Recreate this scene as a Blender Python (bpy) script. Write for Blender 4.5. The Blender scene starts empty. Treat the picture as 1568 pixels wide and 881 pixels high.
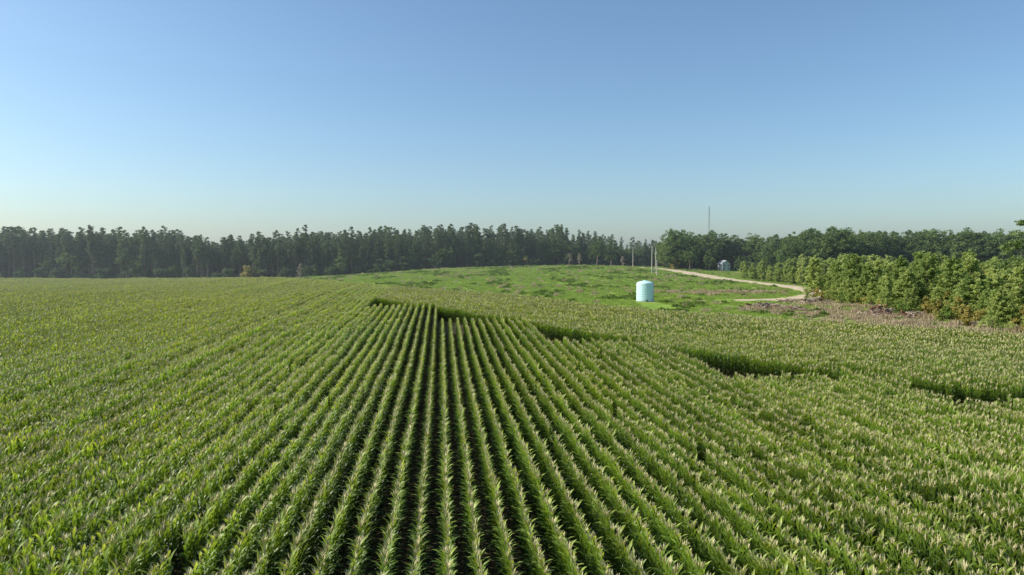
import bpy, math, random
import numpy as np
from mathutils import Vector, Matrix, noise as mnoise
random.seed(7); rng=np.random.default_rng(11)
scene=bpy.context.scene
scene.view_settings.view_transform='Standard'
scene.view_settings.look='None'
scene.view_settings.exposure=0

def sm(a,b,x):
    t=np.clip((x-a)/(b-a),0,1); return t*t*(3-2*t)

# ------------------------------------------------------------------ terrain
def T(x,y):
    x=np.asarray(x,float); y=np.asarray(y,float)
    base=2.0*sm(25,130,y)*sm(-150,-20,x)
    left=-1.1*sm(20,200,-x)*sm(100,300,y)
    hill=5.0*sm(150,330,y)*np.exp(-((x-30)/110.0)**2)*(1-sm(430,900,y))
    und=0.12*np.sin(x*0.09+1.3)*np.sin(y*0.07+0.4)+0.06*np.sin(x*0.23+y*0.11)
    return base+left+hill+und*sm(15,60,y)

# ------------------------------------------------------------------ materials
def newmat(name):
    m=bpy.data.materials.new(name); m.use_nodes=True
    nt=m.node_tree; nt.nodes.clear()
    return m,nt,nt.nodes,nt.links
def rampnode(nt,stops):
    r=nt.nodes.new('ShaderNodeValToRGB'); e=r.color_ramp.elements
    while len(e)>1: e.remove(e[-1])
    e[0].position=stops[0][0]; e[0].color=(*stops[0][1],1)
    for p,c in stops[1:]:
        k=e.new(p); k.color=(*c,1)
    return r
def mixc(nt,a,b,f,mode='MIX'):
    n=nt.nodes.new('ShaderNodeMix'); n.data_type='RGBA'; n.blend_type=mode
    for s,v in ((n.inputs[0],f),(n.inputs[6],a),(n.inputs[7],b)):
        if hasattr(v,'is_linked'): nt.links.new(v,s)
        elif isinstance(v,(int,float)): s.default_value=v
        else: s.default_value=(*v,1)
    return n.outputs[2]
def math_(nt,op,a,b=0.0,c=0.0,clamp=False):
    n=nt.nodes.new('ShaderNodeMath'); n.operation=op; n.use_clamp=clamp
    for s,v in zip(n.inputs,(a,b,c)):
        if hasattr(v,'is_linked'): nt.links.new(v,s)
        else: s.default_value=v
    return n.outputs[0]
def noise(nt,scale,detail=4,rough=0.6,vec=None):
    n=nt.nodes.new('ShaderNodeTexNoise'); n.inputs['Scale'].default_value=scale
    n.inputs['Detail'].default_value=detail; n.inputs['Roughness'].default_value=rough
    if vec is None:
        g=nt.nodes.new('ShaderNodeNewGeometry'); vec=g.outputs['Position']
    nt.links.new(vec,n.inputs['Vector'])
    return n.outputs['Fac']
def foliage_out(nt,col,transl=0.35,rough=0.5,spec=0.4,tcol=None):
    p=nt.nodes.new('ShaderNodeBsdfPrincipled'); p.inputs['Roughness'].default_value=rough
    p.inputs['Specular IOR Level'].default_value=spec
    nt.links.new(col,p.inputs['Base Color'])
    t=nt.nodes.new('ShaderNodeBsdfTranslucent')
    nt.links.new(tcol if tcol is not None else col,t.inputs['Color'])
    m=nt.nodes.new('ShaderNodeMixShader'); m.inputs[0].default_value=transl
    nt.links.new(p.outputs[0],m.inputs[1]); nt.links.new(t.outputs[0],m.inputs[2])
    o=nt.nodes.new('ShaderNodeOutputMaterial'); nt.links.new(m.outputs[0],o.inputs['Surface'])
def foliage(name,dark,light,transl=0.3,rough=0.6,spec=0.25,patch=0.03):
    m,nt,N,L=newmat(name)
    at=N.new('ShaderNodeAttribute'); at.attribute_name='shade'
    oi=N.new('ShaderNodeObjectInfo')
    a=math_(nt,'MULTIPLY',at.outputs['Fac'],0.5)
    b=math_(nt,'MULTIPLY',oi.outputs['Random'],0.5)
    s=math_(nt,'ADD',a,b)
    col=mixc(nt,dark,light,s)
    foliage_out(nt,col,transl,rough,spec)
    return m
def simple(name,c,rough=0.7,metal=0,nscale=None,var=0.3,spec=0.3):
    m,nt,N,L=newmat(name)
    p=N.new('ShaderNodeBsdfPrincipled'); p.inputs['Roughness'].default_value=rough
    p.inputs['Metallic'].default_value=metal; p.inputs['Specular IOR Level'].default_value=spec
    if nscale:
        tc=N.new('ShaderNodeTexCoord')
        f=noise(nt,nscale,4,0.6,tc.outputs['Object'])
        d=tuple(v*(1-var) for v in c); l=tuple(min(1,v*(1+var)) for v in c)
        L.new(mixc(nt,d,l,f),p.inputs['Base Color'])
    else: p.inputs['Base Color'].default_value=(*c,1)
    o=N.new('ShaderNodeOutputMaterial'); L.new(p.outputs[0],o.inputs[0])
    return m

def corn_mat():
    m,nt,N,L=newmat('corn_leaf')
    tc=N.new('ShaderNodeTexCoord'); sx=N.new('ShaderNodeSeparateXYZ'); L.new(tc.outputs['Object'],sx.inputs[0])
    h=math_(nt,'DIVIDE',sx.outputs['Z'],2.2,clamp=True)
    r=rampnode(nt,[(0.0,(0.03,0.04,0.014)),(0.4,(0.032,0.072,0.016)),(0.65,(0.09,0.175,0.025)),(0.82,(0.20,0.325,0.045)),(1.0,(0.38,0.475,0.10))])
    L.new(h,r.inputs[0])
    at=N.new('ShaderNodeAttribute'); at.attribute_name='shade'
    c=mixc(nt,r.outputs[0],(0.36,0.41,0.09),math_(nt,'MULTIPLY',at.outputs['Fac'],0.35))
    n1=noise(nt,0.03,5,0.65); r2=rampnode(nt,[(0.3,(0.86,0.93,1.05)),(0.7,(1.25,1.1,0.82))]); L.new(n1,r2.inputs[0])
    c=mixc(nt,c,r2.outputs[0],1.0,'MULTIPLY')
    ri=N.new('ShaderNodeAttribute'); ri.attribute_type='INSTANCER'; ri.attribute_name='rowtone'
    hs=N.new('ShaderNodeHueSaturation'); L.new(c,hs.inputs['Color']); L.new(ri.outputs['Fac'],hs.inputs['Value'])
    c=hs.outputs[0]
    foliage_out(nt,c,0.45,0.42,0.45,mixc(nt,c,(1.42,1.3,0.6),1.0,'MULTIPLY'))
    return m
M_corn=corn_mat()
M_tassel=simple('corn_tassel',(0.56,0.50,0.26),0.8,nscale=3,var=0.3)
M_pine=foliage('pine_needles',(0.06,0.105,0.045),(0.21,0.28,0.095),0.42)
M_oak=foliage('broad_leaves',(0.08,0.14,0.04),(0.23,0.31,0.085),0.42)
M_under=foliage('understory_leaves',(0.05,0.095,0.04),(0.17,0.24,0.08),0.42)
M_young=foliage('young_pine_needles',(0.25,0.35,0.08),(0.56,0.61,0.19),0.5)
M_yell=foliage('yellowing_leaves',(0.28,0.26,0.07),(0.58,0.47,0.13),0.38)
M_dead=foliage('dead_leaves',(0.25,0.2,0.14),(0.42,0.35,0.26),0.2)
M_grass=foliage('grass_blades',(0.19,0.30,0.05),(0.42,0.52,0.11),0.42)
M_weed=foliage('weed_leaves',(0.13,0.22,0.04),(0.28,0.38,0.08),0.42)
M_dry=foliage('dry_grass_blades',(0.33,0.26,0.15),(0.62,0.50,0.32),0.35)
M_bark=simple('bark',(0.24,0.18,0.135),0.9,nscale=4)
M_dbark=simple('dead_wood',(0.36,0.29,0.22),0.9,nscale=4)
M_pole=simple('weathered_pole_wood',(0.55,0.49,0.40),0.85,nscale=3,var=0.15)
M_metal=simple('galvanized_steel',(0.45,0.46,0.47),0.5,0.3)
M_dark=simple('dark_metal',(0.08,0.08,0.08),0.5,0.5)

# ------------------------------------------------------------------ mesh helpers
class MB:
    def __init__(s): s.v=[];s.f=[];s.m=[];s.sh=[]
    def add(s,verts,faces,mat=0,shade=0.5):
        o=len(s.v); s.v.extend([tuple(map(float,p)) for p in verts])
        for i,f in enumerate(faces):
            s.f.append(tuple(o+k for k in f)); s.m.append(mat)
            s.sh.append(shade if np.isscalar(shade) else float(shade[i]))
    def tube(s,p0,p1,r0,r1,n=6,mat=0,shade=0.5,cap=False):
        p0=Vector(p0);p1=Vector(p1); d=(p1-p0)
        if d.length<1e-6: return
        d.normalize(); a=d.orthogonal().normalized(); b=d.cross(a)
        vs=[]
        for p,r in ((p0,r0),(p1,r1)):
            for i in range(n):
                t=2*math.pi*i/n; vs.append(p+a*math.cos(t)*r+b*math.sin(t)*r)
        fs=[(i,(i+1)%n,n+(i+1)%n,n+i) for i in range(n)]
        if cap: fs+= [tuple(range(n-1,-1,-1)),tuple(range(n,2*n))]
        s.add(vs,fs,mat,shade)
    def box(s,c,d,mat=0,rot=0):
        x,y,z=[k/2 for k in d]; cr,sr=math.cos(rot),math.sin(rot)
        vs=[]
        for sz in(-1,1):
            for sx,sy in((-1,-1),(1,-1),(1,1),(-1,1)):
                px,py=sx*x,sy*y
                vs.append((c[0]+px*cr-py*sr,c[1]+px*sr+py*cr,c[2]+sz*z))
        s.add(vs,[(0,3,2,1),(4,5,6,7),(0,1,5,4),(1,2,6,5),(2,3,7,6),(3,0,4,7)],mat)
    def clumps(s,cen,rad,n,size,squash=0.7,mat=0,long=1.0,shades=None,hollow=0.35):
        for i,(c,r) in enumerate(zip(cen,rad)):
            d=rng.normal(size=(n,3)); d/=np.linalg.norm(d,axis=1)[:,None]
            rr=(hollow+(1-hollow)*rng.random(n))[:,None]*r
            p=np.array(c)+d*rr*np.array([1,1,squash])
            a=rng.normal(size=(n,3)); a[:,2]*=0.7; a/=np.linalg.norm(a,axis=1)[:,None]
            b=np.cross(a,rng.normal(size=(n,3))); b/=np.linalg.norm(b,axis=1)[:,None]
            sz=size*(0.6+0.8*rng.random(n))[:,None]
            q=np.stack([p-a*sz*long,p+b*sz*0.55,p+a*sz*long,p-b*sz*0.55],1).reshape(-1,3)
            base=rng.random() if shades is None else shades[i]
            sh=np.clip(base*0.7+0.3*rng.random(n),0,1)
            s.add(q,[(4*k,4*k+1,4*k+2,4*k+3) for k in range(n)],mat,sh)
    def mesh(s,name,mats,smooth=False):
        me=bpy.data.meshes.new(name); me.from_pydata(s.v,[],s.f)
        for m in mats: me.materials.append(m)
        me.polygons.foreach_set('material_index',s.m)
        a=me.attributes.new('shade','FLOAT','FACE'); a.data.foreach_set('value',s.sh)
        if smooth: me.polygons.foreach_set('use_smooth',[True]*len(s.f))
        me.update(); return me
    def obj(s,name,mats,loc=(0,0,0),smooth=False,link=True,parent=None):
        ob=bpy.data.objects.new(name,s.mesh(name,mats,smooth)); ob.location=loc
        if link: scene.collection.objects.link(ob)
        if parent: ob.parent=parent
        return ob

def collection(name,objs):
    c=bpy.data.collections.new(name)
    for o in objs: c.objects.link(o)
    return c
def scatter(name,coll,pts,rot,scl,idx,extra=None):
    me=bpy.data.meshes.new(name); n=len(pts)
    me.vertices.add(n); me.vertices.foreach_set('co',np.asarray(pts,float).ravel())
    a=me.attributes.new('rotz','FLOAT_VECTOR','POINT'); 
    r=np.zeros((n,3)); r[:,2]=rot; a.data.foreach_set('vector',r.ravel())
    a=me.attributes.new('scl','FLOAT_VECTOR','POINT'); s=np.asarray(scl,float)
    if s.ndim==1: s=np.repeat(s[:,None],3,1)
    a.data.foreach_set('vector',s.ravel())
    a=me.attributes.new('idx','INT','POINT'); a.data.foreach_set('value',np.asarray(idx,np.int32))
    if extra:
        for k,v in extra.items():
            a=me.attributes.new(k,'FLOAT','POINT'); a.data.foreach_set('value',np.asarray(v,np.float32))
    ob=bpy.data.objects.new(name,me); scene.collection.objects.link(ob)
    g=bpy.data.node_groups.new(name+'_nodes','GeometryNodeTree')
    g.interface.new_socket('Geometry',in_out='INPUT',socket_type='NodeSocketGeometry')
    g.interface.new_socket('Geometry',in_out='OUTPUT',socket_type='NodeSocketGeometry')
    gi=g.nodes.new('NodeGroupInput'); go=g.nodes.new('NodeGroupOutput')
    ip=g.nodes.new('GeometryNodeInstanceOnPoints'); ci=g.nodes.new('GeometryNodeCollectionInfo')
    ci.inputs['Collection'].default_value=coll
    ci.inputs['Separate Children'].default_value=True; ci.inputs['Reset Children'].default_value=True
    def na(nm,t):
        k=g.nodes.new('GeometryNodeInputNamedAttribute'); k.data_type=t; k.inputs['Name'].default_value=nm
        return k.outputs['Attribute']
    g.links.new(gi.outputs[0],ip.inputs['Points']); g.links.new(ci.outputs[0],ip.inputs['Instance'])
    ip.inputs['Pick Instance'].default_value=True
    g.links.new(na('idx','INT'),ip.inputs['Instance Index'])
    g.links.new(na('rotz','FLOAT_VECTOR'),ip.inputs['Rotation'])
    g.links.new(na('scl','FLOAT_VECTOR'),ip.inputs['Scale'])
    g.links.new(ip.outputs[0],go.inputs[0])
    md=ob.modifiers.new('scatter','NODES'); md.node_group=g
    return ob

def in_poly(x,y,poly):
    x=np.asarray(x);y=np.asarray(y); ins=np.zeros(x.shape,bool); n=len(poly)
    for i in range(n):
        x1,y1=poly[i];x2,y2=poly[(i+1)%n]
        if y1==y2: continue
        c=((y1>y)!=(y2>y))&(x<(x2-x1)*(y-y1)/(y2-y1)+x1); ins^=c
    return ins
def in_view(x,y,m=14):
    return (np.abs(x)<y*0.76+m)

# ------------------------------------------------------------------ field layout
ca,sa=math.cos(math.radians(5.95)),math.sin(math.radians(5.95))
FIELD=[(-520,-30),(-520,344),(-300,346),(-135,322),(-89,256),(-56,206),(-29,165),(-11,142),(2,125),(12,106),(20,97),(31,90),(40,83),(53,72),(80,58),(130,30),(140,-30)]
def uv(x,y): return x*ca+y*sa, y*ca-x*sa
def xy(u,v): return u*ca-v*sa, u*sa+v*ca
def vbound(u):
    u=np.asarray(u,float)
    return np.where(u<31, 119.9-(u+11.6)*1.767, 44.5-(u-31)*0.6)

# ------------------------------------------------------------------ ground
def axis(segs):
    out=[]
    for a,b,st in segs: out+=list(np.arange(a,b,st))
    out.append(segs[-1][1]); return np.array(out,float)
gx=axis([(-4000,-1000,500),(-1000,-400,40),(-400,-120,6),(-120,120,1.6),(120,300,6),(300,1000,40),(1000,4000,500)])
gy=axis([(-600,-40,40),(-40,90,3),(90,200,1.4),(200,360,2.4),(360,600,12),(600,1200,60),(1200,7000,600)])
X,Y=np.meshgrid(gx,gy); Z=T(X,Y)
nx,ny=len(gx),len(gy)
verts=np.stack([X,Y,Z],-1).reshape(-1,3)
idx=np.arange(nx*ny).reshape(ny,nx)
faces=np.stack([idx[:-1,:-1],idx[:-1,1:],idx[1:,1:],idx[1:,:-1]],-1).reshape(-1,4)
me=bpy.data.meshes.new('ground'); me.from_pydata(verts.tolist(),[],faces.tolist())
me.polygons.foreach_set('use_smooth',[True]*len(faces))
xf,yf=verts[:,0],verts[:,1]
soil=in_poly(xf,yf,FIELD).astype(float)
def ell(x,y,cx,cy,rx,ry,rot=0):
    c,s=math.cos(rot),math.sin(rot); dx,dy=x-cx,y-cy
    return np.clip(1.5-np.sqrt(((dx*c+dy*s)/rx)**2+((-dx*s+dy*c)/ry)**2)*1.0,0,1)
def brownf(x,y):
    return np.maximum.reduce([ell(x,y,56,108,20,9,2.4),ell(x,y,62,92,22,8,2.4),0.9*ell(x,y,52,172,18,6,0),0.9*ell(x,y,62,132,8,10)])
brown=np.maximum(brownf(xf,yf),0.8*ell(xf,yf,33,139,9,3))
a=me.attributes.new('soil','FLOAT','POINT'); a.data.foreach_set('value',soil)
a=me.attributes.new('brown','FLOAT','POINT'); a.data.foreach_set('value',brown)
ground=bpy.data.objects.new('ground',me); scene.collection.objects.link(ground)
m,nt,N,L=newmat('ground_soil_and_grass')
n2=noise(nt,0.9,6,0.7); n3=noise(nt,0.16,6,0.65)
g1=rampnode(nt,[(0.3,(0.15,0.25,0.045)),(0.5,(0.23,0.34,0.06)),(0.7,(0.33,0.40,0.10))]); L.new(n2,g1.inputs[0])
g2=rampnode(nt,[(0.35,(0.8,0.9,0.75)),(0.65,(1.2,1.08,1.0))]); L.new(n3,g2.inputs[0])
grass=mixc(nt,g1.outputs[0],g2.outputs[0],1.0,'MULTIPLY')
s1=rampnode(nt,[(0.3,(0.045,0.04,0.02)),(0.7,(0.09,0.07,0.04))]); L.new(n2,s1.inputs[0])  # brown field soil, with the shade between corn rows darkened into its colour
b1=rampnode(nt,[(0.3,(0.22,0.16,0.10)),(0.5,(0.36,0.27,0.17)),(0.72,(0.58,0.49,0.34))]); L.new(n2,b1.inputs[0])
ab=N.new('ShaderNodeAttribute'); ab.attribute_name='brown'
asl=N.new('ShaderNodeAttribute'); asl.attribute_name='soil'
bf=math_(nt,'SUBTRACT',math_(nt,'MULTIPLY_ADD',ab.outputs['Fac'],1.8,math_(nt,'MULTIPLY',n3,2.4)),2.05,clamp=True)
c=mixc(nt,grass,b1.outputs[0],bf)
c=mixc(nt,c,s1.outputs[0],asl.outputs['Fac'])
p=N.new('ShaderNodeBsdfPrincipled'); p.inputs['Roughness'].default_value=0.95; p.inputs['Specular IOR Level'].default_value=0.1
L.new(c,p.inputs['Base Color'])
bp=N.new('ShaderNodeBump'); bp.inputs['Strength'].default_value=0.6; bp.inputs['Distance'].default_value=0.4
L.new(n2,bp.inputs['Height']); L.new(bp.outputs[0],p.inputs['Normal'])
o=N.new('ShaderNodeOutputMaterial'); L.new(p.outputs[0],o.inputs[0]); me.materials.append(m)

# ------------------------------------------------------------------ dirt road
def catmull(pts,k=10):
    P=[pts[0]]+pts+[pts[-1]]; out=[]
    for i in range(1,len(P)-2):
        p0,p1,p2,p3=[np.array(q,float) for q in P[i-1:i+3]]
        for j in range(k):
            t=j/k; out.append(0.5*((2*p1)+(-p0+p2)*t+(2*p0-5*p1+4*p2-p3)*t*t+(-p0+3*p1-3*p2+p3)*t**3))
    out.append(np.array(pts[-1],float)); return out
def road(name,pts,w,mat,lift=0.08):
    c=catmull(pts,14); V=[];F=[]
    for i,p in enumerate(c):
        d=c[min(i+1,len(c)-1)]-c[max(i-1,0)]; d/=np.linalg.norm(d); n=np.array([-d[1],d[0]])
        ww=w*min(1,.35+ (len(c)-1-i)/18)
        for k in range(5):
            o=(k/4-0.5)*ww*(1+0.12*math.sin(i*0.9+k)); q=p+n*o
            V.append((q[0],q[1],float(T(q[0],q[1]))+lift+(0.03 if k in(2,) else 0)-(0.06 if k in(0,4) else 0)))
    for i in range(len(c)-1):
        for k in range(4):
            a=i*5+k; F.append((a,a+1,a+6,a+5))
    me=bpy.data.meshes.new(name); me.from_pydata(V,[],F); me.materials.append(mat)
    ob=bpy.data.objects.new(name,me); scene.collection.objects.link(ob); return ob
m,nt,N,L=newmat('sandy_dirt')
nA=noise(nt,0.7,6,0.7); r=rampnode(nt,[(0.3,(0.42,0.33,0.21)),(0.6,(0.64,0.52,0.36)),(0.85,(0.36,0.33,0.18))]); L.new(nA,r.inputs[0])
p=N.new('ShaderNodeBsdfPrincipled'); p.inputs['Roughness'].default_value=0.95; p.inputs['Specular IOR Level'].default_value=0.1
L.new(r.outputs[0],p.inputs['Base Color']); o=N.new('ShaderNodeOutputMaterial'); L.new(p.outputs[0],o.inputs[0])
M_dirt=m
ROAD=[(54,345),(60,318),(65,298),(69,262),(73,232),(78,205),(80,186),(77,170),(68,156),(59,148),(46,142)]
road('dirt_road',ROAD,7.5,M_dirt)
rc=np.array(catmull(ROAD,6))
def road_dist(x,y):
    return np.min(np.hypot(x[:,None]-rc[None,:,0],y[:,None]-rc[None,:,1]),1)

# ------------------------------------------------------------------ corn
def corn_plant(mb,cx,cy,detail):
    H=1.85+random.uniform(-0.12,0.16)
    lean=(random.uniform(-.03,.03),random.uniform(-.05,.05))
    st=lambda h:(cx+lean[0]*h,cy+lean[1]*h,h)
    mb.tube(st(0),st(H),0.016,0.008,3 if detail<2 else 4,0,0.3)
    nl=12 if detail==2 else 8
    seg=5 if detail==2 else 3
    az0=random.uniform(0,3.14)
    for i in range(nl):
        t=(i+0.5)/nl
        h=0.3+t*(H-0.36)
        az=az0+(math.pi if i%2 else 0)+random.gauss(0,0.5)
        Ln=(0.64 if t<.6 else 0.64-0.45*(t-.6))*random.uniform(0.85,1.2)
        th=math.radians(random.uniform(62,78)+8*t); drop=math.radians(random.uniform(85,140)-50*t)
        W=(0.052 if detail==2 else 0.066)*random.uniform(0.85,1.15)
        p=np.array(st(h)); dr=np.array([math.cos(az),math.sin(az),0]); sd=np.array([-math.sin(az),math.cos(az),0])
        tw=random.uniform(-0.5,0.5)
        vs=[];prof={5:[.5,.95,1,.85,.5,.05],3:[.6,1,.8,.08]}[seg]
        for k in range(seg+1):
            a=th-drop*(k/seg); s2=sd*math.cos(tw*k/seg)+np.array([0,0,1])*math.sin(tw*k/seg)
            w=W*prof[k]
            if detail==2: vs+= [p-s2*w+np.array([0,0,w*.35]),p,p+s2*w+np.array([0,0,w*.35])]
            else: vs+=[p-s2*w,p+s2*w]
            p=p+(dr*math.cos(a)+np.array([0,0,math.sin(a)]))*Ln/seg
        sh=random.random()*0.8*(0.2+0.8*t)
        if detail==2:
            fs=[]
            for k in range(seg):
                b=3*k; fs+=[(b,b+1,b+4,b+3),(b+1,b+2,b+5,b+4)]
        else: fs=[(2*k,2*k+1,2*k+3,2*k+2) for k in range(seg)]
        mb.add(vs,fs,0,sh)
    top=np.array(st(H)); 
    for i in range(8 if detail==2 else 4):
        a=random.uniform(0,6.28); sp=0 if i==0 else random.uniform(.05,.17); hh=random.uniform(.16,.33)
        e=top+np.array([math.cos(a)*sp,math.sin(a)*sp,hh]); w=0.011 if detail==2 else 0.022
        s_=np.array([-math.sin(a)*w,math.cos(a)*w,0])
        mid=(top+e)/2+np.array([0,0,0.04])
        mb.add([top-s_,top+s_,mid+s_*1.4,mid-s_*1.4,e],[(0,1,2,3),(3,2,4)],1)
hi=[];lo=[]
SEG=1.3
for i in range(9):
    mb=MB()
    for k in range(7):
        if random.random()<0.03: continue
        corn_plant(mb,random.gauss(0,0.015),-SEG/2+(k+.5)*SEG/7+random.uniform(-.03,.03),2)
    hi.append(mb.obj('corn_row_a%02d'%i,[M_corn,M_tassel],link=False))
for i in range(9):
    mb=MB()
    for k in range(7):
        if random.random()<0.03: continue
        corn_plant(mb,random.gauss(0,0.015),-SEG/2+(k+.5)*SEG/7+random.uniform(-.03,.03),1)
    lo.append(mb.obj('corn_row_b%02d'%i,[M_corn,M_tassel],link=False))
corn_coll=collection('corn_row_parts',hi+lo)
ROW=0.93
P=[];R=[];S=[];I=[];RT=[]
u0=np.arange(-330,110,ROW)
for gi,u in enumerate(u0):
    vs=np.arange(4,420,SEG*0.985)
    x,y=xy(np.full_like(vs,u),vs)
    ok=in_poly(x,y,FIELD)&in_view(x,y)&(y>4)
    if u>-11.6:
        g=math.floor((u+11.6)/11.0); uc=-11.6+g*11.0+7.5
        ve=float(vbound(uc))
        ok&=vs<ve
    x,y=x[ok],y[ok]; n=len(x)
    if n==0: continue
    d=np.hypot(x,y)
    keep=rng.random(n)>0.006
    for q in range(n):
        nz=mnoise.noise(Vector((x[q]*0.22,y[q]*0.22,3.1)))
        if nz>0.6 and rng.random()<0.5: keep[q]=False
    x,y,d=x[keep],y[keep],d[keep]; n=len(x)
    z=T(x,y)
    P.append(np.stack([x+rng.normal(0,.012,n),y,z],1))
    R.append(math.radians(5.95)+np.where(rng.random(n)<.5,math.pi,0)+rng.normal(0,.015,n))
    rh=rng.normal(0,.035); rt=1+rng.normal(0,.12)
    hs=np.array([1+rh+0.10*mnoise.noise(Vector((a*0.06,b*0.06,8)))+0.11*mnoise.noise(Vector((a*0.5,b*0.5,1))) for a,b in zip(x,y)])
    S.append(np.stack([rng.uniform(.8,.98,n),np.ones(n),hs*rng.uniform(.97,1.04,n)],1))
    I.append(np.where(d<75,rng.integers(0,9,n),rng.integers(9,18,n)))
    RT.append(rt+rng.normal(0,.09,n))
hd=np.array([50.0,-72.0]); hd/=np.linalg.norm(hd); hn=np.array([-hd[1],hd[0]])
org=np.array([-23.0,119.0]); ang=math.atan2(hd[1],hd[0])-math.pi/2
for k in range(-60,75):
    off=(k+0.8)*ROW
    ss=np.arange(-90,150,SEG*0.985)
    x=org[0]+hd[0]*ss+hn[0]*off; y=org[1]+hd[1]*ss+hn[1]*off
    u,v=uv(x,y); vb=vbound(u)
    g=np.floor((u+11.6)/11.0); uc=-11.6+g*11+7.5; ve=vbound(uc)
    ok=in_poly(x,y,FIELD)&in_view(x,y)&(u>-11.3)&(v>np.maximum(vb,ve)+1.5)&(y>4)
    x,y=x[ok],y[ok]; n=len(x)
    if n==0: continue
    d=np.hypot(x,y)
    P.append(np.stack([x,y,T(x,y)],1)); R.append(ang+np.where(rng.random(n)<.5,math.pi,0))
    hs=np.array([1.02+0.10*mnoise.noise(Vector((a*0.06,b*0.06,8)))+0.1*mnoise.noise(Vector((a*0.5,b*0.5,1))) for a,b in zip(x,y)])
    S.append(np.stack([hs,np.ones(n),hs*rng.uniform(.95,1.06,n)],1)); I.append(np.where(d<75,rng.integers(0,9,n),rng.integers(9,18,n)))
    RT.append(.93+rng.normal(0,.06)+rng.normal(0,.08,n))
P=np.concatenate(P);R=np.concatenate(R);S=np.concatenate(S);I=np.concatenate(I);RT=np.concatenate(RT)
print('CORN',len(P))
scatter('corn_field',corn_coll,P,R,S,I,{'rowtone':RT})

# ------------------------------------------------------------------ trees
def trunk(mb,H,r,mat=1,bend=0.3,n=7,segs=6,top=0.08):
    ax=random.uniform(-bend,bend);ay=random.uniform(-bend,bend); ph=random.uniform(0,6)
    f=lambda t:(ax*math.sin(t*2.5+ph)-ax*math.sin(ph)+ax*t,ay*math.sin(t*2.1+ph*2)-ay*math.sin(ph*2)+ay*t,H*t)
    for i in range(segs):
        t0,t1=i/segs,(i+1)/segs
        rr=lambda t:r*(1-t*(1-top))*(1.25 if t==0 else 1)
        mb.tube(f(t0),f(t1),rr(t0),rr(t1),n,mat)
    return f
def tall_pine(name,H=24,cb=0.5,dens=1.0,leaf=M_pine,bark=M_bark):
    mb=MB(); f=trunk(mb,H,0.24,1,0.5)
    cen=[];rad=[];shd=[]
    nb=int(34*dens)
    for i in range(nb):
        t=cb+(1-cb)*(i+random.random())/nb
        env=(1.08-((t-cb)/(1-cb)))**.6*min(1,.4+3*(t-cb))
        ln=H*0.095*env*random.uniform(0.35,1.2)+0.2; az=random.uniform(0,6.28)
        b=Vector(f(t)); e=b+Vector((math.cos(az)*ln,math.sin(az)*ln,ln*random.uniform(0.1,.6)))
        mb.tube(b,e,0.07,0.02,4,1)
        for q in ((0.6,1.0) if ln>1.4 else (1.0,)):
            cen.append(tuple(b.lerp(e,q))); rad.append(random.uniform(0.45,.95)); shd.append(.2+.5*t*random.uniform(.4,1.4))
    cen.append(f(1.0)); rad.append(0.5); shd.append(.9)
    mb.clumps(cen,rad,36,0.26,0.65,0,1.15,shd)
    return mb.obj(name,[leaf,bark],link=False)
def broad_tree(name,H=18,W=6,cb=0.2,leaf=M_oak,bark=M_bark,n=42,nc=120,sz=0.29):
    mb=MB(); f=trunk(mb,H*0.8,0.32,1,0.5)
    cen=[];rad=[]
    lobes=[(Vector(f(.75)),W*.6)]
    for i in range(10):
        az=i*2.4+random.uniform(-.4,.4); t=random.uniform(cb+.1,.75); b=Vector(f(t))
        ln=W*random.uniform(.4,.7); e=b+Vector((math.cos(az)*ln,math.sin(az)*ln,ln*random.uniform(.3,.9)))
        mb.tube(b,(b+e)/2+Vector((0,0,.3)),0.14,0.09,5,1); mb.tube((b+e)/2+Vector((0,0,.3)),e,0.09,0.03,5,1)
        lobes.append((e,W*random.uniform(.3,.5)))
    lobes.append((Vector((0,0,H*.84)),W*.45))
    for i in range(nc):
        c,r=random.choice(lobes); d=Vector(rng.normal(size=3)).normalized()
        p=c+Vector((d.x*r,d.y*r,d.z*r*.8))
        if p.z<H*cb: p.z=H*cb+random.random()
        if p.z>H: p.z=H-random.random()
        cen.append(tuple(p)); rad.append(random.uniform(.6,1.2)*W/5.5)
    mb.clumps(cen,rad,n,sz,0.75,0)
    return mb.obj(name,[leaf,bark],link=False)
def bush(name,H=6,W=3,leaf=M_under,nc=30,n=26,sz=.4):
    mb=MB(); cen=[];rad=[]
    for i in range(5):
        a=random.uniform(0,6.28); mb.tube((0,0,0),(math.cos(a)*W*.4,math.sin(a)*W*.4,H*.7),.02+.01*H,.01,4,1)
    for i in range(nc):
        a=random.uniform(0,6.28); h=random.random(); r=W*(random.random()**.5)*(1-.55*h*h)
        cen.append((math.cos(a)*r,math.sin(a)*r,H*.05+h*H*.9)); rad.append(random.uniform(.6,1.2)*min(W,H)/3)
    mb.clumps(cen,rad,n,sz,.8,0)
    return mb.obj(name,[leaf,M_bark],link=False)
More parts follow.
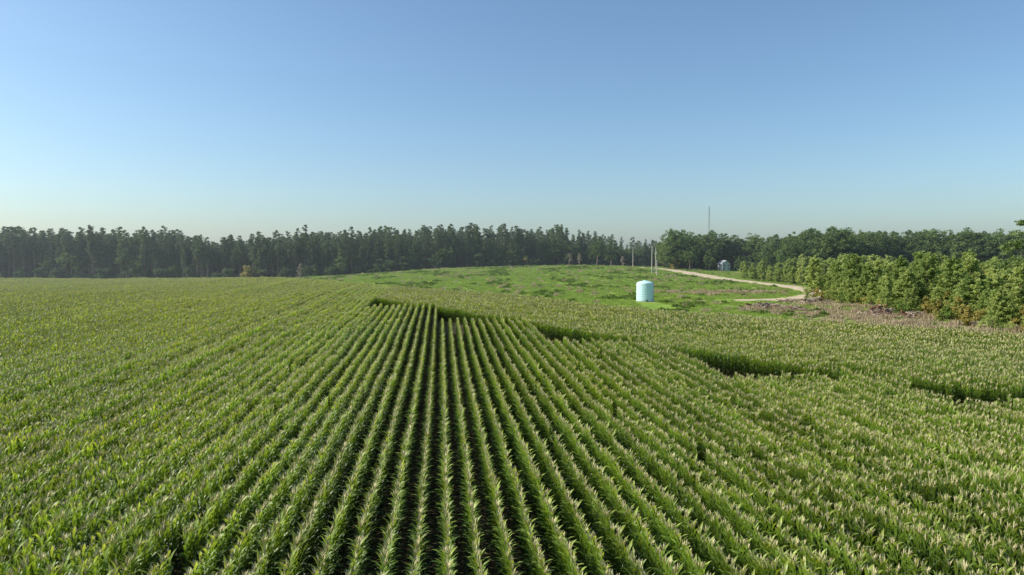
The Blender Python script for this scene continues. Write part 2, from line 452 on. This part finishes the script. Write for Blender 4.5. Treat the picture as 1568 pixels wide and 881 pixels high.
def young_pine(name,H=8,leaf=M_young,W=None,bushy=1.0):
    mb=MB(); f=trunk(mb,H*.93,0.11,1,0.2,6,5,.15); W=W or H*0.25
    cen=[];rad=[];shd=[]
    nb=int(54*bushy)
    for i in range(nb):
        t=.05+.93*(i+random.random())/nb
        ln=W*max(.05,1.06-t)**.6*min(1,.55+1.5*t)*random.uniform(.4,1.15)+.1; az=random.uniform(0,6.28)
        b=Vector(f(t)); e=b+Vector((math.cos(az)*ln,math.sin(az)*ln,ln*random.uniform(.2,.8)))
        mb.tube(b,e,.035,.012,3,1)
        s0=random.random()
        for q in (.55,1.0):
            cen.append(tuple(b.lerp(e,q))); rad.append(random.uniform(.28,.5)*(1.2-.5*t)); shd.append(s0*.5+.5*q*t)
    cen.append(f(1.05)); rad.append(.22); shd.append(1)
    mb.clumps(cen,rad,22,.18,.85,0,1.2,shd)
    return mb.obj(name,[leaf,M_bark],link=False)

pines=[tall_pine('pine_%02d'%i,24*random.uniform(.86,1.06),random.uniform(.36,.6),random.uniform(.8,1.2)) for i in range(8)]
broads=[broad_tree('tree_%02d'%i,18*random.uniform(.9,1.1),random.uniform(5,6.6),random.uniform(.08,.25)) for i in range(6)]
unders=[bush('under_%02d'%i,random.uniform(6,10),random.uniform(3,4.5),n=36,sz=.34) for i in range(5)]
unders.append(bush('under_90_dry',7,3,M_yell))
forest_coll=collection('forest_tree_parts',pines+broads+unders)

def interp(x,tab):
    xs=[a for a,b in tab]; ys=[b for a,b in tab]; return np.interp(x,xs,ys)
def forest(name,front,depth,dens,hscale,pf,x0,x1,seed,under=0.35,uh=1.0,vr=(.78,1.1)):
    r=np.random.default_rng(seed); P=[];R=[];S=[];I=[]
    n=int((x1-x0)*depth*dens)
    for _ in range(n):
        x=r.uniform(x0,x1); q=r.random()**1.2*depth; y=front(x)+q
        hs=hscale(x)*r.uniform(*vr)*(1+.13*mnoise.noise(Vector((x*.06,3,seed))))
        if r.random()<pf(x): i=r.integers(0,8)
        else: i=r.integers(8,14)
        P.append((x,y,float(T(x,y))-.2)); R.append(r.uniform(0,6.28)); S.append((hs*r.uniform(.9,1.2),)*2+(hs,)); I.append(i)
    nu=int((x1-x0)*under)
    for _ in range(nu):
        x=r.uniform(x0,x1); y=front(x)-3+r.random()**1.5*depth
        i=19 if r.random()<.04 else r.integers(14,19); s=r.uniform(.5,1.2)*uh
        P.append((x,y,float(T(x,y))-.3)); R.append(r.uniform(0,6.28)); S.append((s*1.1,s*1.1,s)); I.append(i)
    return scatter(name,forest_coll,P,R,np.array(S),I)
forest('distant_pine_forest',lambda x:352+12*math.sin(x*.017)+ (x>40)*(x-40)*.5,62,0.08,
       lambda x:float(interp(x,[(-330,1.16),(-270,1.08),(-200,1.03),(-165,.86),(-140,.88),(-110,.92),(-40,.87),(10,.83),(45,.72),(70,.60)])),
       lambda x:float(interp(x,[(-330,.98),(-100,.9),(0,.8),(40,.4),(80,.3)])),-370,92,3,under=1.6,uh=.9,vr=(.7,1.1))
forest('distant_oak_trees',lambda x:304+8*math.sin(x*.08),30,0.05,lambda x:.97,lambda x:.0,70,118,5,under=.8,uh=.8)
forest('distant_mixed_forest',lambda x:262+10*math.sin(x*.05),50,0.055,
       lambda x:float(interp(x,[(106,.75),(118,1.0),(140,1.12),(260,1.08)])),lambda x:.0,108,330,6,under=.3,uh=.9,vr=(.84,1.06))
forest('far_treeline',lambda x:520.0,40,0.02,lambda x:.85,lambda x:.3,-500,620,8,under=.15,uh=1.3)

# young pine plantation
yp=[young_pine('young_%02d'%i,random.uniform(6.4,8.6)) for i in range(8)]
yy=[young_pine('young_8%d_yellow'%i,6,M_yell) for i in range(2)]
yb=[bush('young_9%d_bush'%i,3.0,1.6,[M_young,M_weed,M_yell][i],22,26,.18) for i in range(3)]
pl_coll=collection('plantation_parts',yp+yy+yb)
PLANT=[(69,80),(67,98),(65,112),(66,124),(67,150),(84,168),(88,195),(82,217),(79,238),(118,262),(290,262),(290,80)]
P=[];R=[];S=[];I=[]
for xx in np.arange(60,290,3.1):
    for yv in np.arange(78,262,2.7):
        x=xx+rng.normal(0,.8); y=yv+rng.normal(0,.8)
        if not in_poly(np.array([x]),np.array([y]),PLANT)[0] or not in_view(x,y,25): continue
        if road_dist(np.array([x]),np.array([y]))[0]<5.5: continue
        if ell(np.array([x]),np.array([y]),95,262,16,20)[0]>.5: continue
        if rng.random()<.1: continue
        s=rng.uniform(.6,1.1)*(0.9+.5*mnoise.noise(Vector((x*.05,y*.05,2))))
        k=rng.integers(0,8) if rng.random()<.92 else rng.integers(8,10)
        P.append((x,y,float(T(x,y))-.1)); R.append(rng.uniform(0,6.28)); S.append((s*rng.uniform(.95,1.3),)*2+(s,)); I.append(k)
for i in range(380):
    t=rng.random()*5; e=PLANT[int(t):int(t)+2]; f=t-int(t)
    x=e[0][0]*(1-f)+e[1][0]*f+rng.normal(1,2.4); y=e[0][1]*(1-f)+e[1][1]*f+rng.normal(0,2)
    if road_dist(np.array([x]),np.array([y]))[0]<5: continue
    if rng.random()<.55: s=rng.uniform(.3,.9); k=rng.choice([10,10,11,12])
    else: s=rng.uniform(.3,.75); k=rng.integers(0,10)
    P.append((x,y,float(T(x,y))-.1)); R.append(rng.uniform(0,6.28)); S.append((s,s,s)); I.append(k)
scatter('young_pine_plantation',pl_coll,P,R,np.array(S),I)

def place(src,name,x,y,s=1,rz=0,sz=None):
    ob=bpy.data.objects.new(name,src.data); ob.location=(x,y,float(T(x,y))-.08); ob.scale=(s,s,sz or s); ob.rotation_euler=(0,0,rz)
    scene.collection.objects.link(ob); return ob
M_mid=foliage('pine_needles_mid',(0.17,0.26,0.065),(0.40,0.48,0.13),0.47)
big=[young_pine('yp_big_%d'%i,9.6,[M_young,M_mid,M_mid][i],2.6,1.8) for i in range(3)]
for i,(x,y,s) in enumerate([(66,149,1.02),(68,143,.92),(67.5,137,1.06),(70,131,.95),(66,127,.85),(69,121,1.0),(66.5,115,.8),(70,108,1.0),(68.5,102,.72),(73,98,.9),(71,141,1.05),(72,119,1.05),(74,110,1.0),(78,130,1.1),(84,140,1.1),(82,122,1.1),(92,150,1.1)]):
    place(big[i%3],'young_pine_tree',x,y,s,i*1.3)
tall=broad_tree('bt',17,4.5,.12,M_oak,n=44,nc=120,sz=.25); place(tall,'oak_tree',89,118,.97,1.0)
place(broads[2],'oak_tree',42,338,.9,.4); place(broads[4],'oak_tree',50,345,.85,2)

# dead trees
def dead_tree(name,x,y,H,foliage_n=0,W=1.2):
    mb=MB(); f=trunk(mb,H,.14,1,.15,7,6,.15); cen=[];rad=[]
    for i in range(26):
        t=.15+.8*random.random(); az=random.uniform(0,6.28); ln=W*(1.15-t)*random.uniform(.5,1.1)
        b=Vector(f(t)); e=b+Vector((math.cos(az)*ln,math.sin(az)*ln,ln*random.uniform(.2,1.2)))
        mb.tube(b,e,.05,.015,4,1)
        for k in range(2):
            e2=e+Vector((random.uniform(-.4,.4),random.uniform(-.4,.4),random.uniform(.1,.6))); mb.tube(b.lerp(e,.6),e2,.025,.008,3,1)
        cen.append(tuple(e)); rad.append(.4)
    if foliage_n: mb.clumps(cen,rad,foliage_n,.16,.8,0)
    return mb.obj(name,[M_dead,M_dbark],(x,y,float(T(x,y))-.05))
dead_tree('dead_tree',-92,296,7.2,30,1.4)
dead_tree('dead_tree',28,334,6.2,24,2.0); dead_tree('dead_tree',33,335,6.0,20,1.8); dead_tree('dead_tree',54,333,5,12,1.6)

# ------------------------------------------------------------------ grass and weeds
def tuft(name,mat,n,h,w,spread,bw=.03):
    mb=MB()
    for i in range(n):
        a=random.uniform(0,6.28); r=spread*random.random()**.6; x,y=math.cos(a)*r,math.sin(a)*r
        hh=h*random.uniform(.5,1.2); l=random.uniform(0,6.28); o=w*random.uniform(.2,1)
        s_=(-math.sin(l)*bw,math.cos(l)*bw)
        mb.add([(x-s_[0],y-s_[1],0),(x+s_[0],y+s_[1],0),(x+math.cos(l)*o*.4+s_[0],y+math.sin(l)*o*.4+s_[1],hh*.7),(x+math.cos(l)*o*.4-s_[0],y+math.sin(l)*o*.4-s_[1],hh*.7),(x+math.cos(l)*o,y+math.sin(l)*o,hh)],[(0,1,2,3),(3,2,4)],0,random.random())
    return mb.obj(name,[mat],link=False)
gr=[tuft('g_%d'%i,M_grass,90,.28,.3,.9) for i in range(4)]
wd=[bush('h_weed_%d'%i,.5,.9,M_weed,16,16,.13) for i in range(3)]
dr=[tuft('i_dry_%d'%i,M_dry,90,.6,.35,.8) for i in range(4)]
gcoll=collection('grass_parts',gr+wd+dr)
n=60000
x=rng.uniform(-130,90,n); y=rng.uniform(60,356,n)
ok=(~in_poly(x,y,FIELD))&in_view(x,y,8)&(road_dist(x,y)>4.4)
x,y=x[ok],y[ok]
br=brownf(x,y)
P=[];R=[];S=[];I=[]
for a,b,k in zip(x,y,br):
    nz=mnoise.noise(Vector((a*.09,b*.05,5)))+.6*mnoise.noise(Vector((a*.3,b*.2,9)))
    if math.hypot(a-27.3,b-140)<3.2 or (abs(a-27)<2.5 and 118<b<140): continue
    if k>.4 and rng.random()<k-.25*(nz>.1):
        if rng.random()<.1: continue
        q=rng.random(); i=rng.integers(7,11) if q<.72 else (rng.integers(0,4) if q<.92 else rng.integers(4,7)); s=rng.uniform(.5,1.4)
    elif nz>.25 and rng.random()<.38: i=rng.integers(4,7); s=rng.uniform(.5,1.3)
    else:
        if rng.random()<.25: continue
        i=rng.integers(0,4) if rng.random()<.975 else rng.integers(7,11); s=rng.uniform(.6,1.3)
    P.append((a,b,float(T(a,b))-.02)); R.append(rng.uniform(0,6.28)); S.append((s,s,s*rng.uniform(.6,1.1))); I.append(i)
scatter('meadow_grass',gcoll,P,R,np.array(S),I)

# brush piles
def brush_pile(x,y,L_,W_,H_,rz,n=160):
    mb=MB()
    for i in range(n):
        a=random.uniform(-1,1)*L_; b=random.uniform(-1,1)*W_; hh=H_*max(0,1-(a/L_)**2)*max(0,1-(b/W_)**2)*random.random()
        az=random.gauss(0,.9); ln=random.uniform(.8,2.8); el=random.gauss(0,.25)
        d=Vector((math.cos(az)*math.cos(el),math.sin(az)*math.cos(el),math.sin(el)))*ln/2; c=Vector((a,b,hh+.1)); r=random.choice([.03,.05,.08,.16])
        mb.tube(c-d,c+d,r,r*.6,5,random.choice([0,0,1]),.5,True)
    V=[(0,0,H_*.5)];F=[]
    for j in range(1,4):
        for i in range(14):
            t=i/14*6.283; q=j/3; V.append((math.cos(t)*L_*q*random.uniform(.85,1.1),math.sin(t)*W_*q,H_*.5*(1-q*q)*random.uniform(.7,1.2)-.05*(j==3)))
    for i in range(14):
        F.append((0,1+i,1+(i+1)%14))
        for j in range(2): F.append((1+j*14+i,1+(j+1)*14+i,1+(j+1)*14+(i+1)%14,1+j*14+(i+1)%14))
    mb.add(V,F,2)
    ob=mb.obj('brush_pile',[M_dbark,simple('rotting_wood',(.2,.1,.065),.9,nscale=3),simple('pile_dirt',(.25,.16,.1),.95,nscale=2)],(x,y,float(T(x,y)))); ob.rotation_euler[2]=rz
brush_pile(45,122,4.2,1.6,1.1,.3); brush_pile(59,109,3.2,1.8,1.4,.6); brush_pile(59.5,134,3,1.5,1.2,0); brush_pile(55,136,2,1,.7,.5,70); brush_pile(49,119,2.5,1,.6,-.2,70); brush_pile(62,106,2,1.2,.8,1,70)

# ------------------------------------------------------------------ water tank
tx,ty=27.3,140.0; tz=float(T(tx,ty))
tank=bpy.data.objects.new('water_tank',None); tank.location=(tx,ty,tz); scene.collection.objects.link(tank)
m,nt,N,L=newmat('aqua_tank_plastic')
tc=N.new('ShaderNodeTexCoord'); sx=N.new('ShaderNodeSeparateXYZ'); L.new(tc.outputs['Object'],sx.inputs[0])
mp=N.new('ShaderNodeMapping'); mp.inputs['Scale'].default_value=(3,3,.35); L.new(tc.outputs['Object'],mp.inputs[0])
f=noise(nt,1.0,5,.6,mp.outputs[0]); c=mixc(nt,(.50,.78,.80),(.66,.86,.87),f)
c=mixc(nt,(.4,.5,.48),c,math_(nt,'MULTIPLY',sx.outputs['Z'],2.0,clamp=True))
p=N.new('ShaderNodeBsdfPrincipled'); p.inputs['Roughness'].default_value=.45; L.new(c,p.inputs['Base Color'])
o=N.new('ShaderNodeOutputMaterial'); L.new(p.outputs[0],o.inputs[0]); M_tank=m
mb=MB(); n=72; prof=[(1.70,0),(1.74,.06)]
z=.12
while z<3.4:
    prof+=[(1.74,z),(1.74,z+.30),(1.71,z+.34),(1.71,z+.40)]; z+=.45
prof+=[(1.74,3.6),(1.72,3.74),(1.62,3.86),(1.35,4.00),(1.0,4.12),(.6,4.20),(.34,4.23),(.34,4.3),(.33,4.32),(0.01,4.35)]
V=[];F=[]
for r_,z_ in prof:
    for i in range(n):
        a=6.28318*i/n; k=r_*(1+ (0.008 if i%6==0 and z_<3.5 else 0)); V.append((k*math.cos(a),k*math.sin(a),z_))
for j in range(len(prof)-1):
    for i in range(n): F.append((j*n+i,j*n+(i+1)%n,(j+1)*n+(i+1)%n,(j+1)*n+i))
mb.add(V,F,0); mb.obj('tank_body',[M_tank],smooth=False,parent=tank)
mb=MB(); mb.tube((0,-1.7,.3),(0,-2.2,.3),.09,.09,10,0,.5,True); mb.tube((0,-2.12,.3),(0,-2.12,-.1),.09,.09,10,0,.5,True); mb.box((0,-1.95,.3),(.28,.18,.28))
mb.tube((1.78,0,0),(1.78,0,3.9),.04,.04,8); mb.tube((1.78,0,3.9),(1.2,0,4.2),.04,.04,8)
mb.obj('outlet_pipe',[M_dark],parent=tank)
mb=MB(); mb.tube((0,0,-.15),(0,0,.0),2.3,2.2,40,0,.5,True); mb.obj('sand_pad',[M_dirt],parent=tank)

# ------------------------------------------------------------------ utility poles
def pole(x,y,H,arm=True,rz=0,box=False,col=M_pole):
    e=bpy.data.objects.new('utility_pole',None); e.location=(x,y,float(T(x,y))); e.rotation_euler[2]=rz; scene.collection.objects.link(e)
    mb=MB(); mb.tube((0,0,-.3),(0,0,H),.17,.12,10,0,.5,True); mb.obj('pole',[col],parent=e)
    mb=MB()
    if arm:
        mb.box((0,.16,H-.5),(2.4,.1,.12)); 
        for q in(-1.1,-.45,.45,1.1): mb.tube((q,.16,H-.44),(q,.16,H-.22),.05,.03,6,1,.5,True)
        mb.tube((.7,.16,H-.55),(0,.12,H-1.2),.03,.03,4,1); mb.tube((-.7,.16,H-.55),(0,.12,H-1.2),.03,.03,4,1)
    else:
        mb.tube((0,0,H),(0,0,H+.25),.05,.03,6,1,.5,True)
    if box:
        mb.tube((.34,0,H-2.3),(.34,0,H-1.4),.22,.22,12,1,.5,True); mb.box((0,-.22,1.5),(.45,.2,.8),1)
    mb.obj('crossarm',[col,M_metal],parent=e); return e
pole(51.2,250,10.6,True,.3,True); pole(53.0,252,9.6,False,0,True); pole(52.2,246,5.5,False)
pole(57,322,9.5,True,.3); 
def wire(name,pts):
    cu=bpy.data.curves.new(name,'CURVE'); cu.dimensions='3D'; cu.bevel_depth=.012
    for p0,p1 in pts:
        sp=cu.splines.new('POLY'); sp.points.add(12)
        for i in range(13):
            t=i/12; q=Vector(p0).lerp(Vector(p1),t); q.z-=1.1*4*t*(1-t); sp.points[i].co=(*q,1)
    cu.materials.append(M_dark); ob=bpy.data.objects.new(name,cu); scene.collection.objects.link(ob)
z1=float(T(51.2,250))+10.3; z2=float(T(57,322))+9.2
wire('power_lines',[((51.2+q,250.1,z1),(57+q,322.1,z2)) for q in(-1.1,.45,1.1)])

# ------------------------------------------------------------------ lattice mast
mast=bpy.data.objects.new('radio_mast',None); mast.location=(259,900,0); scene.collection.objects.link(mast)
mb=MB(); H=78; w=.5
cs=[(w*math.cos(a),w*math.sin(a)) for a in(0,2.094,4.189)]
for c_ in cs: mb.tube((*c_,0),(*c_,H),.13,.13,5)
for k in range(0,int(H),2):
    for i in range(3):
        a_=cs[i];b_=cs[(i+1)%3]; mb.tube((*a_,k),(*b_,k+2),.05,.05,3); mb.tube((*a_,k),(*b_,k),.05,.05,3)
mb.tube((0,0,H),(0,0,H+3),.08,.05,5); mb.obj('lattice',[M_dark],parent=mast)
mb=MB()
for hh in(38,74):
    for a in(.5,2.6,4.7): mb.tube((0,0,hh),(math.cos(a)*45,math.sin(a)*45,0),.02,.02,3)
mb.obj('guy_wires',[M_metal],parent=mast)

# ------------------------------------------------------------------ blue house
hx,hy=94,303; hz=float(T(hx,hy))
house=bpy.data.objects.new('blue_house',None); house.location=(hx,hy,hz); house.rotation_euler[2]=.15; house.scale=(.52,.52,.65); scene.collection.objects.link(house)
m,nt,N,L=newmat('blue_siding'); tc=N.new('ShaderNodeTexCoord'); wv=N.new('ShaderNodeTexWave'); wv.bands_direction='Z'; wv.inputs['Scale'].default_value=1.6
L.new(tc.outputs['Object'],wv.inputs[0]); p=N.new('ShaderNodeBsdfPrincipled'); L.new(mixc(nt,(.40,.45,.46),(.48,.52,.53),wv.outputs['Fac']),p.inputs['Base Color']); o=N.new('ShaderNodeOutputMaterial'); L.new(p.outputs[0],o.inputs[0]); M_sid=m
mb=MB(); W,D,E,Rg=7.0,9.0,4.8,7.0
V=[(-W/2,-D/2,0),(W/2,-D/2,0),(W/2,D/2,0),(-W/2,D/2,0),(-W/2,-D/2,E),(W/2,-D/2,E),(W/2,D/2,E),(-W/2,D/2,E),(0,-D/2,Rg),(0,D/2,Rg)]
mb.add(V,[(0,1,5,8,4),(1,2,6,5),(2,3,7,9,6),(3,0,4,7)],0); mb.obj('walls',[M_sid],parent=house)
mb=MB(); o_=.4; sl=(Rg-E)/(W/2)
for s_ in(-1,1):
    q=[(0,-D/2-o_,Rg+.05),(0,D/2+o_,Rg+.05),(s_*(W/2+o_),D/2+o_,E-o_*sl+.05),(s_*(W/2+o_),-D/2-o_,E-o_*sl+.05)]
    q2=[(a,b,c+.15) for a,b,c in q]; mb.add(q+q2,[(0,1,2,3),(4,5,6,7),(0,1,5,4),(1,2,6,5),(2,3,7,6),(3,0,4,7)],0)
mb.obj('roof',[simple('metal_roof',(.36,.39,.40),.7,.0)],parent=house)
mb=MB()
for q in(-2,2):
    for zz in(1.5,3.7): mb.box((q,-D/2-.03,zz),(1.1,.08,1.3),0); mb.box((q,-D/2-.05,zz),(.9,.1,1.1),1)
mb.box((0,-D/2-.04,1.05),(1.0,.1,2.1),0)
mb.obj('windows_and_door',[simple('white_trim',(.75,.75,.72)),simple('window_glass',(.05,.07,.09),.15)],parent=house)
place(broads[1],'oak_tree',98,293,.42,2); place(broads[3],'oak_tree',84,291,.55,1); place(broads[5],'oak_tree',76,292,.6,1)

# ------------------------------------------------------------------ aerial haze (real volume over the far ground)
m,nt,N,L=newmat('summer_haze')
vs_=N.new('ShaderNodeVolumeScatter'); vs_.inputs['Color'].default_value=(.88,.95,1,1); vs_.inputs['Density'].default_value=0.00040; vs_.inputs['Anisotropy'].default_value=.3
o=N.new('ShaderNodeOutputMaterial'); L.new(vs_.outputs[0],o.inputs['Volume'])
mb=MB(); mb.box((0,640,17),(2600,1000,46)); hz_=mb.obj('atmospheric_haze',[m])

# ------------------------------------------------------------------ light
SUN_AZ=-88.0; SUN_EL=38.0   # degrees from +Y, negative = left
w=bpy.data.worlds.new('World'); scene.world=w; w.use_nodes=True
nt=w.node_tree; nt.nodes.clear()
sky=nt.nodes.new('ShaderNodeTexSky'); sky.sky_type='NISHITA'; sky.sun_disc=False
sky.sun_elevation=math.radians(SUN_EL); sky.sun_rotation=math.radians(SUN_AZ)
sky.air_density=1.0; sky.dust_density=1.4; sky.ozone_density=2.0; sky.altitude=0
tint=mixc(nt,sky.outputs[0],(.86,1.0,1.06),1.0,'MULTIPLY')
bg=nt.nodes.new('ShaderNodeBackground'); bg.inputs['Strength'].default_value=.15
o=nt.nodes.new('ShaderNodeOutputWorld'); nt.links.new(tint,bg.inputs[0]); nt.links.new(bg.outputs[0],o.inputs[0])
sd=bpy.data.lights.new('sun','SUN'); sd.energy=5.0; sd.angle=math.radians(.5); sd.color=(1,.94,.83)
so=bpy.data.objects.new('sun',sd); scene.collection.objects.link(so)
az,el=math.radians(SUN_AZ),math.radians(SUN_EL)
dv=Vector((math.sin(az)*math.cos(el),math.cos(az)*math.cos(el),math.sin(el)))
so.rotation_euler=dv.to_track_quat('Z','Y').to_euler(); so.location=(-60,20,60)

cd=bpy.data.cameras.new('camera'); cd.lens=24; cd.sensor_width=36; cd.clip_end=20000; cd.clip_start=.1
co=bpy.data.objects.new('camera',cd); co.location=(0,0,11); co.rotation_euler=(math.radians(90-2.49),0,0)
scene.collection.objects.link(co); scene.camera=co
